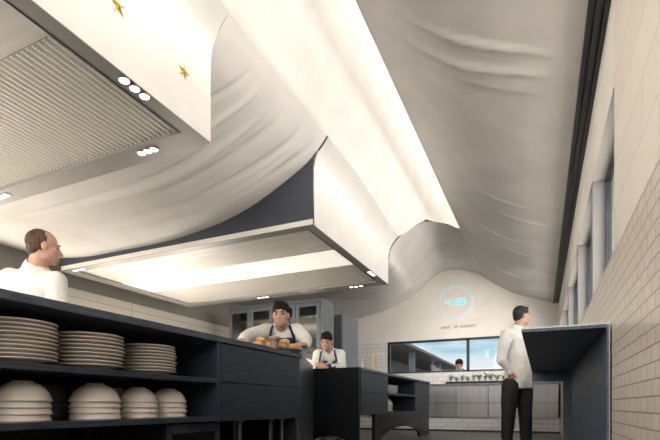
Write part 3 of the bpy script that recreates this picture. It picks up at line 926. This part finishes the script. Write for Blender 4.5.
def seven(ch, x, z, w, h, t):
    segs = {'4': 'bcfg', '3': 'abcdg', '9': 'abcdfg'}[ch]
    m = MB()
    y0, y1 = YB - 0.016, YB - 0.0065
    g = t * 0.12
    if 'a' in segs: m.box(x, x + w, y0, y1, z + h - t, z + h)
    if 'g' in segs: m.box(x, x + w, y0, y1, z + h / 2 - t / 2, z + h / 2 + t / 2)
    if 'd' in segs: m.box(x, x + w, y0, y1, z, z + t)
    if 'b' in segs: m.box(x + w - t, x + w, y0 - .001, y1, z + h / 2 + g, z + h)
    if 'c' in segs: m.box(x + w - t, x + w, y0 - .001, y1, z, z + h / 2 - g)
    if 'f' in segs: m.box(x, x + t, y0 - .001, y1, z + h / 2 + g, z + h)
    return m
x = CK.x - 0.205
for ch in '4:39':
    if ch == ':':
        build('colon', MB().box(x, x + 0.024, YB - 0.016, YB - 0.0065, CK.z + 0.03, CK.z + 0.06).box(x, x + 0.024, YB - 0.016, YB - 0.0065, CK.z - 0.06, CK.z - 0.03), M_LED, ck)
        x += 0.058
    else:
        build('digit', seven(ch, x, CK.z - 0.072, 0.095, 0.145, 0.017), M_LED, ck)
        x += 0.128

def text_mesh(body, size):
    c = bpy.data.curves.new('txt', 'FONT')
    c.body = body
    c.size = size
    c.extrude = 0.003
    c.align_x = 'CENTER'
    c.align_y = 'CENTER'
    c.space_character = 1.12
    o = bpy.data.objects.new('txt', c)
    COL.objects.link(o)
    dg = bpy.context.evaluated_depsgraph_get()
    dg.update()
    me = bpy.data.meshes.new_from_object(o.evaluated_get(dg))
    bpy.data.objects.remove(o)
    bpy.data.curves.remove(c)
    return me
sg = empty('wall_lettering', (-1.575, YB - 0.004, 2.135), 'grey lettering SENSE OF URGENCY on the white wall under the clock', 'lettering')
for wd, cx in (('SENSE', -0.245), ('OF', -0.035), ('URGENCY', 0.205)):
    me = text_mesh(wd, 0.072)
    for v in me.vertices:
        x, y, z = v.co
        v.co = (x * 0.90 + cx, -z, y)
    me.materials.append(M_INK)
    o = bpy.data.objects.new('word', me)
    COL.objects.link(o)
    o.parent = sg

# ------------------------------------------------------------------ pass counter along the right wall
pc = empty('pass_counter', (0.1, 3.9, 0), 'dark oak pass counter cantilevered from the tiled wall', 'counter')
PY0, PY1 = 2.58, 5.62
build('top', MB().box(-0.092, 0.300, PY0, PY1, 0.871, 0.892), M_PASS, pc)
build('edge_strip', MB().box(-0.094, 0.302, PY0 - 0.003, PY0, 0.886, 0.893), M_EDGE, pc)
build('side_panel', MB().box(0.289, 0.302, PY0, PY1, 0.0, 0.871), M_PASS, pc)
build('side_edge', MB().box(0.2985, 0.302, PY0 - 0.003, PY0, 0.0, 0.886), M_EDGE, pc)
build('end_lintel', MB().box(-0.09, 0.289, PY1 - 0.03, PY1, 0.755, 0.871), M_PASS, pc)
build('end_post', MB().box(0.215, 0.289, PY1 - 0.03, PY1, 0.0, 0.755), M_PASS, pc)
build('opening_edge', MB().box(-0.09, 0.215, PY1 - 0.034, PY1 - 0.03, 0.752, 0.757).box(0.213, 0.217, PY1 - 0.034, PY1 - 0.03, 0.0, 0.752), M_EDGE, pc)

# ------------------------------------------------------------------ tray, rolls, jar on the first worktop
TC = V((-1.885, 3.05, 0.909))
ta = V((0.55, 0.835, 0)).normalized()
tb = V((ta.y, -ta.x, 0))
m = MB()
def tp(u, v, z): return TC + ta * u + tb * v + V((0, 0, z))
ring = [(0.205, 0.105), (-0.205, 0.105), (-0.205, -0.105), (0.205, -0.105)]
m.add([tp(u * .95, v * .92, 0) for u, v in ring] + [tp(u, v, 0.018) for u, v in ring] + [tp(u * .97, v * .95, 0.018) for u, v in ring] + [tp(u * .93, v * .90, 0.004) for u, v in ring],
      [(3, 2, 1, 0), (12, 13, 14, 15)] + [(a * 4 + i, a * 4 + (i + 1) % 4, a * 4 + 4 + (i + 1) % 4, a * 4 + 4 + i) for a in range(3) for i in range(4)])
tag(build('baking_tray', m, M_DSTEEL, origin=TC), 'shallow steel baking tray of rolls in front of the aproned cook', 'tray')
RL = ['at the corner touching the cook’s hand', 'second from the hand along the tray front', 'in the front row middle', 'at the front row end by the jar', 'at the back corner by the hand', 'second in the back row', 'third in the back row', 'at the back row end']
k = 0
for v in (0.048, -0.048):
    for u in (0.145, 0.048, -0.048, -0.145):
        o = MB()
        c = tp(u, v, 0.038)
        o.ball(c, (0.050, 0.042, 0.029), (ta, tb, V((0, 0, 1))), 16, 10)
        for q in o.v:
            q.z += 0.004 * noise.noise(q * 40 + V((k, 0, 0)))
        tag(build('bread_roll', o, M_BREAD, None, 'all', origin=c), 'golden bread roll on the tray, ' + RL[k].replace('’', "'"), 'bread roll', 'bread rolls on the baking tray')
        k += 1
for u, wh in ((0.10, "nearest the cook's hand"), (0.0, 'in the middle'), (-0.10, 'above the jar end')):
    o = MB()
    c = tp(u, 0, 0.082)
    o.ball(c, (0.046, 0.042, 0.027), (tb, ta, V((0, 0, 1))), 16, 10)
    for q in o.v:
        q.z += 0.004 * noise.noise(q * 40 + V((k, 0, 0)))
    tag(build('bread_roll', o, M_BREAD, None, 'all', origin=c), 'golden bread roll lying on top of the others, ' + wh, 'bread roll', 'bread rolls on the baking tray')
    k += 1
jc = V((-1.79, 2.915, 0.909))
jr = tag(build('jar', MB().lathe([(0, 0), (0.030, 0), (0.032, 0.006), (0.030, 0.05), (0.033, 0.066), (0.038, 0.070), (0.038, 0.074), (0, 0.074)], jc, 24), M_JAR, None, 50, origin=jc), 'small brown jar standing before the navy apron', 'jar')
build('lid', MB().lathe([(0, 0.0745), (0.041, 0.0745), (0.043, 0.08), (0.041, 0.092), (0.02, 0.096), (0, 0.096)], jc, 24), M_JARLID, jr, 50)

# ------------------------------------------------------------------ people
CF = V((-0.4169, 0.9089, 0))
CR = V((0.9089, 0.4169, 0))
UP = V((0, 0, 1))

def at(right, away, z):
    """room point from metres to the right of / away from the viewing spot"""
    return CR * right + CF * away + UP * z

def P(x, y, d):
    return at((x - 330) * d / 460, d, 0.49 + (406 - y) * d / 460)

def vec(r, a, u=0.0):
    return (CR * r + CF * a + UP * u).normalized()

def head_shape(m, c, f, u, s, jaw=1.0):
    r = f.cross(u).normalized()
    def q(a, b, h): return c + r * (a * s) + f * (b * s) + u * (h * s)
    fr = (r, f, u)
    def el(a, b, h, rx, ry, rz): m.ball(q(a, b, h), (rx * s, ry * s, rz * s), fr, 20, 14)
    el(0, -.012, .033, .074, .094, .084)
    el(0, .028, -.035, .059 * jaw, .062, .078)
    el(0, .058, -.094, .027 * jaw, .024, .020)
    for k in (-1, 1):
        el(k * .040, .058, -.018, .024, .024, .022)
        el(k * .046, .010, -.065, .018, .035, .028)
        el(k * .030, .078, .020, .022, .012, .009)
        el(k * .076, -.006, -.012, .009, .019, .031)
    m.capsule(q(0, .085, .012), q(0, .108, -.030), .008 * s, .0115 * s, 10)
    for k in (-1, 1):
        el(k * .010, .096, -.034, .008, .010, .007)
    el(0, .086, -.057, .022, .010, .006)
    el(0, .084, -.068, .019, .010, .007)
    return q, fr

def hand_shape(m, w, d, n, th, s=1.0, curl=0.35):
    """palm and five fingers; w wrist, d pointing direction, n palm normal, th side of the thumb"""
    d = d.normalized()
    th = (th - d * th.dot(d)).normalized()
    n = d.cross(th).normalized() if d.cross(th).dot(n) > 0 else -d.cross(th).normalized()
    m.ball(w + d * .045 * s, (.040 * s, .048 * s, .015 * s), (th, d, n), 14, 10)
    m.capsule(w, w + d * .03 * s, .026 * s, .024 * s, 10)
    for k, ln in enumerate((.070, .080, .074, .058)):
        a = w + d * (.082 - .004 * abs(k - 1.3)) * s + th * (.029 - .0195 * k) * s
        dd = (d + th * (.10 - .07 * k)).normalized()
        for j, fl in enumerate((.46, .30, .24)):
            cu = curl * (0.5 + j * 0.9)
            di = (dd * math.cos(cu) + n * math.sin(cu)).normalized()
            b = a + di * (ln * fl * s)
            m.capsule(a, b, (.0090 - .0008 * j) * s, (.0084 - .0009 * j) * s, 8)
            a = b
    a = w + d * .025 * s + th * .030 * s
    b = a + (d * .75 + th * .62 + n * .25).normalized() * .038 * s
    c = b + (d * .95 + th * .10 + n * .35).normalized() * .030 * s
    m.capsule(w + d * .02 * s + th * .015 * s, a, .014 * s, .012 * s, 8)
    m.capsule(a, b, .0115 * s, .010 * s, 8)
    m.capsule(b, c, .010 * s, .008 * s, 8)

def person(label, J, ft, fh, uh, s, hair, hairmat, trousers, apron=None, jacket=M_COTTON, hem=-0.10, sit=None, collar=True, hs=1.0, hands=None, jaw=1.0, fold=0.006, tw=1.0):
    """J: joint positions; ft torso front, fh / uh head front and up"""
    root_at = (J['ankle_r'] + J['ankle_l']) / 2
    root = empty('person', V((root_at.x, root_at.y, 0)), label, 'person')
    neck, chest, pel = J['neck'], J['chest'], J['pelvis']
    lat = (J['sh_r'] - J['sh_l']).normalized()
    def ring(c, axis, w, d):
        ax = axis.normalized()
        l = (lat - ax * lat.dot(ax)).normalized()
        return (c, l, ax.cross(l), w * s * tw, d * s * tw)
    a1 = (chest - pel); a2 = (neck - chest)
    def trunk(g):
        up2 = a2.normalized()
        return [ring(pel - a1.normalized() * .07 * s, a1, .13 + g, .085 + g), ring(pel, a1, .160 + g, .108 + g), ring(pel.lerp(chest, .45), a1, .142 + g, .100 + g), ring(chest, a1 + a2, .168 + g, .115 + g),
                ring(chest.lerp(neck, .45), a2, .178 + g, .112 + g), ring(chest.lerp(neck, .78), a2, .150 + g, .088 + g * .8), ring(neck, a2, .075 + g * .5, .062 + g * .4)]
    fh = fh.normalized()
    uh = (uh - fh * uh.dot(fh)).normalized()
    b = MB()
    q, fr = head_shape(b, J['head'], fh, uh, s * hs, jaw)
    b.capsule(neck - a2.normalized() * .03 * s, q(0, -.022, -.055), .060 * s, .054 * s, 16)
    b.loft(trunk(0))
    for k in ('r', 'l'):
        b.capsule(chest.lerp(neck, .75), J['sh_' + k], .055 * s, .052 * s)
        b.capsule(J['sh_' + k], J['el_' + k], .050 * s, .038 * s)
        b.capsule(J['el_' + k], J['wr_' + k], .038 * s, .026 * s)
        hd, hn, ht = (hands or {}).get(k, (J['wr_' + k] - J['el_' + k], ft * -1, ft))
        hand_shape(b, J['wr_' + k], hd.normalized(), hn, ht, s)
        b.capsule(J['hip_' + k], J['kn_' + k], .082 * s, .056 * s)
        b.capsule(J['kn_' + k], J['ankle_' + k], .054 * s, .036 * s)
        fd = V((ft.x, ft.y, 0)).normalized()
        b.capsule(J['ankle_' + k] + V((0, 0, -.03)) - fd * .03, J['ankle_' + k] + V((0, 0, -.055 + .0)) + fd * .14, .032 * s, .026 * s)
    remesh(b, 'body', 0.0065, M_SKIN, root, 3)
    # eyes and brows
    for k in (-1, 1):
        build('eye', MB().ball(q(k * .031, .0765, .000), (.0105 * s * hs, .0085 * s * hs, .0065 * s * hs), fr, 10, 8), M_EYE, root, 'all')
        build('eyebrow', MB().tube([q(k * .014, .0905, .021), q(k * .032, .0885, .026), q(k * .050, .071, .020)], [.0035 * s, .0045 * s, .003 * s], 6), hairmat, root, 'all')
    # hair
    h = MB()
    for (a, bb, hh, rx, ry, rz) in hair:
        h.ball(q(a, bb, hh), (rx * s * hs, ry * s * hs, rz * s * hs), fr, 22, 14)
    remesh(h, 'hair', 0.006, hairmat, root, 2, (0.0035, 60, (1, 1, 0.4)))
    # jacket
    j = MB()
    tr = trunk(.017)
    dn = (V((0, 0, -1)) * .6 - a1.normalized() * .4).normalized()
    hemc = pel + dn * (-hem) * s
    tr = [ring(hemc, -dn, .178, .135), ring(pel + dn * (-hem * .5) * s, a1, .176, .130)] + tr[1:]
    j.loft(tr, 32)
    for k in ('r', 'l'):
        j.capsule(chest.lerp(neck, .72), J['sh_' + k], .066 * s, .068 * s, 14)
        j.capsule(J['sh_' + k], J['el_' + k], .066 * s, .053 * s, 14)
        e = J['el_' + k].lerp(J['wr_' + k], .93)
        j.capsule(J['el_' + k], e, .053 * s, .040 * s, 14)
    jk = remesh(j, 'jacket', 0.010, jacket, root, 4, (fold, 11, (1, 1, .7)))
    if collar:
        up2 = (q(0, -.022, -.055) - neck).normalized()
        c = MB()
        l2 = (lat - up2 * lat.dot(up2)).normalized()
        f2 = up2.cross(l2)
        rows = []
        for k in range(29):
            a = PI / 2 + 0.18 + (2 * PI - 0.36) * k / 28
            rows.append([neck + up2 * hgt * s + (l2 * math.cos(a) + f2 * math.sin(a)) * rr * s for hgt, rr in ((-.015, .080), (.035, .068), (.037, .064), (-.012, .072))])
        build('collar', c.grid(rows), jacket, jk, 'all')
    # trousers
    tm = MB()
    tm.loft([ring(pel + dn * .04 * s, -dn, .160, .112), ring(pel, a1, .168, .118), ring(pel + a1.normalized() * .05 * s, a1, .158, .112)], 24)
    for k in ('r', 'l'):
        tm.capsule(J['hip_' + k], J['kn_' + k], .098 * s, .074 * s, 14)
        tm.capsule(J['kn_' + k], J['ankle_' + k] + V((0, 0, .03)), .074 * s, .062 * s, 14)
    remesh(tm, 'trousers', 0.012, trousers, root, 4, (0.004, 9, (1, 1, .5)))
    fd = V((ft.x, ft.y, 0)).normalized()
    for k in ('r', 'l'):
        sm = MB()
        an = J['ankle_' + k]
        gz = V((an.x, an.y, 0))
        sm.ball(gz - fd * .03 + UP * .045, (.040, .055, .042), (fd.cross(UP), fd, UP))
        sm.ball(gz + fd * .11 + UP * .032, (.046, .085, .031), (fd.cross(UP), fd, UP))
        sm.capsule(gz + UP * .05, gz + fd * .08 + UP * .045, .040, .035)
        remesh(sm, 'shoe', 0.008, M_SHOE, root, 2)
    if apron:
        # bib and skirt laid on the jacket front, with neck straps
        from mathutils.bvhtree import BVHTree
        off = root.location
        trees = [BVHTree.FromPolygons([v.co.copy() + off for v in o.data.vertices], [tuple(p.vertices) for p in o.data.polygons]) for o in root.children if o.name.split('.')[0] in ('jacket', 'trousers')]
        fw = ft.normalized()
        def lay(p, gap):
            best = None
            for t in trees:
                hit = t.ray_cast(p + fw * 0.6, -fw, 1.2)
                if hit[0] is not None and (best is None or (hit[0] - p).dot(fw) > (best - p).dot(fw)):
                    best = hit[0]
            return (best if best is not None and (best - p).length < .35 else p + fw * .12) + fw * gap
        l = (lat - fw * lat.dot(fw)).normalized()
        top, low = apron[1], apron[2]
        rows = []
        for i in range(21):
            t = i / 20
            c = top.lerp(low, t)
            w = lerp(apron[3], apron[4], min(1, t * 1.6))
            rows.append([lay(c + l * ((k / 20 * 2 - 1) * w), 0.010) for k in range(21)])
        for it in range(2):
            rows = [[(rows[max(i - 1, 0)][k] + rows[min(i + 1, 20)][k] + rows[i][max(k - 1, 0)] + rows[i][min(k + 1, 20)]) / 4 if 0 < i < 20 and 0 < k < 20 else rows[i][k] for k in range(21)] for i in range(21)]
        ap = MB().grid(rows)
        ao = build('apron', ap, apron[0], root, 'all')
        so = ao.modifiers.new('thickness', 'SOLIDIFY')
        so.thickness = 0.006
        so.offset = 0
        for k in (0, 20):
            p0 = rows[0][k]
            side = l if (p0 - top).dot(l) > 0 else -l
            p2 = neck + side * .074 * s + UP * .02 * s
            pts = [p0] + [lay(p0.lerp(p2, t), 0.008) for t in (.2, .4, .6, .8)] + [p2 + fw * .03]
            build('strap', MB().tube(interp(pts, 14), .012 * s, 8), apron[0], ao, 'all')
    return root

def legs(J, pel, lat, knee_f, gap=.10, fwd=V((0, 0, 0))):
    for k, sg_ in (('r', 1), ('l', -1)):
        hp = pel + lat * (.085 * sg_) - UP * .06
        an = V((hp.x, hp.y, 0.09)) + lat * (gap * .3 * sg_) + fwd
        J['hip_' + k] = hp
        J['ankle_' + k] = an
        J['kn_' + k] = hp.lerp(an, .5) + knee_f
    return J

HAIR_SHORT = [(0, -.020, .045, .0795, .094, .084), (0, -.058, -.015, .066, .050, .058)]
HAIR_FULL = [(0, -.018, .050, .081, .097, .086), (0, -.058, -.015, .067, .052, .060), (0, .045, .098, .050, .034, .022), (.02, .03, .11, .045, .04, .02)]
HAIR_CROP = [(0, -.024, .031, .0760, .0880, .0835), (0, -.058, -.018, .063, .045, .055)]

# man standing past the pass counter, one hand in his pocket
d0 = 5.4
J = dict(head=P(522.0, 316.3, d0), neck=P(517.5, 328.5, d0 + .02), chest=P(517, 350, d0 + .03), pelvis=P(518, 379, d0 + .03),
         sh_r=P(506.5, 334.5, d0 - .15), el_r=P(501.5, 359, d0 - .18), wr_r=P(509.5, 372.5, d0 - .13),
         sh_l=P(528, 334, d0 + .20), el_l=P(530, 358, d0 + .28), wr_l=P(527, 372, d0 + .12))
ft = vec(.80, -.60)
lt = (J['sh_r'] - J['sh_l']).normalized()
for k, hx, kx, ax_ in (('r', 510.5, 508.5, 507), ('l', 524, 525, 526)):
    dd = d0 + (-.06 if k == 'r' else .06)
    J['hip_' + k] = P(hx, 386, dd); J['kn_' + k] = P(kx, 415, dd - .02); J['ankle_' + k] = P(ax_, 440.2, dd)
person('person in a white jacket and black trousers, hand in pocket, standing by the pass counter', J, ft, vec(.98, .14, .02), vec(-.05, 0, 1), 1.05,
       [(0, -.020, .045, .0795, .096, .087), (0, -.056, -.012, .064, .050, .056), (0, .038, .095, .050, .040, .022)], M_HAIRG, M_BLKCL,
       hem=-0.11, hs=.90, hands={'r': (vec(.45, .25, -.9), ft, vec(.8, -.5)), 'l': (vec(.2, -.4, -1), -lt, ft)}, fold=0.012)

# cook in a white jacket behind the shelf unit, seen from the back
d0 = 3.2
J = dict(head=P(44.0, 247.5, d0), neck=P(36, 268, d0 + .02), chest=P(33, 312, d0 + .03), pelvis=P(34, 356, d0 + .03),
         sh_r=P(55, 282, d0 - .08), el_r=P(61, 322, d0 - .10), wr_r=P(74, 346, d0 + .05),
         sh_l=P(11, 278, d0 + .14), el_l=P(2, 320, d0 + .2), wr_l=P(14, 348, d0 + .35))
ft = vec(.45, .89)
J = legs(J, J['pelvis'], (J['sh_r'] - J['sh_l']).normalized(), ft * .02)
person('person in a white jacket with close-cropped hair, back turned, behind the plate shelves', J, ft, vec(.78, .62, -.04), vec(.02, 0, 1), 1.04, HAIR_CROP, M_HAIRS, M_BLKCL,
       hem=-0.12, hs=.98, fold=0.007)

# aproned cook leaning on the end of the worktop
d0 = 3.95
J = dict(head=P(281.0, 315.0, d0 - .06), neck=P(281.5, 328.0, d0 + .06), chest=P(282, 344, d0 + .20), pelvis=P(282.5, 361, d0 + .46),
         sh_r=P(265.5, 331.5, d0 + .04), el_r=P(248.5, 335.5, d0 - .20), wr_r=P(242.0, 341.4, d0 - .56),
         sh_l=P(297, 331.0, d0 + .04), el_l=P(306.5, 340.5, d0 + .02), wr_l=P(306, 345.0, d0 - .20))
ft = vec(.02, -.95, -.22)
J = legs(J, J['pelvis'], (J['sh_r'] - J['sh_l']).normalized(), vec(0, -1) * .03, fwd=vec(0, 1) * .08)
person('person in a white jacket and navy apron leaning over the worktop behind the bread rolls', J, ft, vec(-.10, -1, -.10), vec(0, -.05, 1), 1.0, HAIR_FULL, M_HAIRD, M_BLKCL,
       apron=(M_NAVY, P(282.5, 337.5, d0 + .05), P(283, 368, d0 + .3), .105, .165), hem=-0.10, hs=.88, hands={'r': (vec(-.25, -.95, -.10), -UP, vec(1, 0, 0)), 'l': (vec(-.55, -.8, -.03), -UP, vec(-1, 0, .2))}, fold=0.006)

# second aproned cook bent over his work beyond the far island
d0 = 5.75
J = dict(head=P(326.5, 341.6, d0), neck=P(329, 351.0, d0 + .12), chest=P(330, 364, d0 + .26), pelvis=P(331.5, 376, d0 + .48),
         sh_r=P(318.5, 354.5, d0 + .06), el_r=P(314.5, 366, d0 + .02), wr_r=P(317.5, 367.0, d0 - .16),
         sh_l=P(340, 354.5, d0 + .14), el_l=P(342, 367.5, d0 + .06), wr_l=P(326, 366.5, d0 - .14))
ft = vec(-.15, -.95, -.25)
J = legs(J, J['pelvis'], (J['sh_r'] - J['sh_l']).normalized(), vec(0, -1) * .03, fwd=vec(0, 1) * .05)
person('person in a white jacket and dark apron, head bowed, behind the black end panel', J, ft, vec(-.30, -.88, -.34), vec(-.05, -.35, 1), 1.0, HAIR_FULL, M_HAIRD, M_BLKCL,
       apron=(M_NAVY, P(329, 360.5, d0 + .1), P(331, 384, d0 + .3), .10, .16), hem=-0.10, hs=.90, hands={'r': (vec(.75, -.6, -.1), vec(0, 1, 0), UP), 'l': (vec(-.9, -.3, 0), vec(0, 1, 0), UP)})

# figure outside the window
d0 = 10.45
J = dict(head=P(459, 365.3, d0), neck=P(460, 374.3, d0 + .08), chest=P(460.5, 386, d0 + .15), pelvis=P(461, 399, d0 + .25),
         sh_r=P(452.8, 377.5, d0 + .04), el_r=P(450, 389, d0), wr_r=P(454, 393, d0 - .12),
         sh_l=P(467.3, 377.5, d0 + .1), el_l=P(469, 389, d0 + .05), wr_l=P(464, 393, d0 - .1))
ft = vec(-.1, -.95, -.3)
J = legs(J, J['pelvis'], (J['sh_r'] - J['sh_l']).normalized(), vec(0, -1) * .03)
person('person with dark hair and dark clothes outside the window, head bowed', J, ft, vec(-.25, -.9, -.3), vec(0, -.3, 1), 1.08, HAIR_FULL, M_HAIRD, M_BLKCL, jacket=M_BLKCL, hem=-0.1)

# ------------------------------------------------------------------ outside the window
struct('ground', MB().box(-40, 30, YB + 0.21, 70, -0.1, -0.001), M_EARTH)
eb = empty('outbuilding', (-7.5, 22, 0), 'dark low building with a deep sloping roof edge outside the window', 'building')
build('roof', MB().prism([(-5.0, 3.0), (-10.0, 3.0), (-10.0, 4.0), (-7.5, 4.1), (-5.0, 3.12)], 1, 15.5, 60), M_EXTROOF, eb)
build('wall', MB().box(-9.6, -7.4, 16.0, 59, 0, 3.0), M_EXTWALL, eb)
for y in (16.4, 21.0, 27.0, 35.0):
    build('column', MB().box(-5.6, -5.35, y, y + 0.25, 0, 3.0), M_TRIM, eb)
build('window', MB().box(-7.4, -7.37, 18, 24, 0.6, 2.4), M_BLACK, eb)
build('parapet', MB().box(-5.65, -5.3, 16, 59, 0, 1.0), M_EXTWALL, eb)
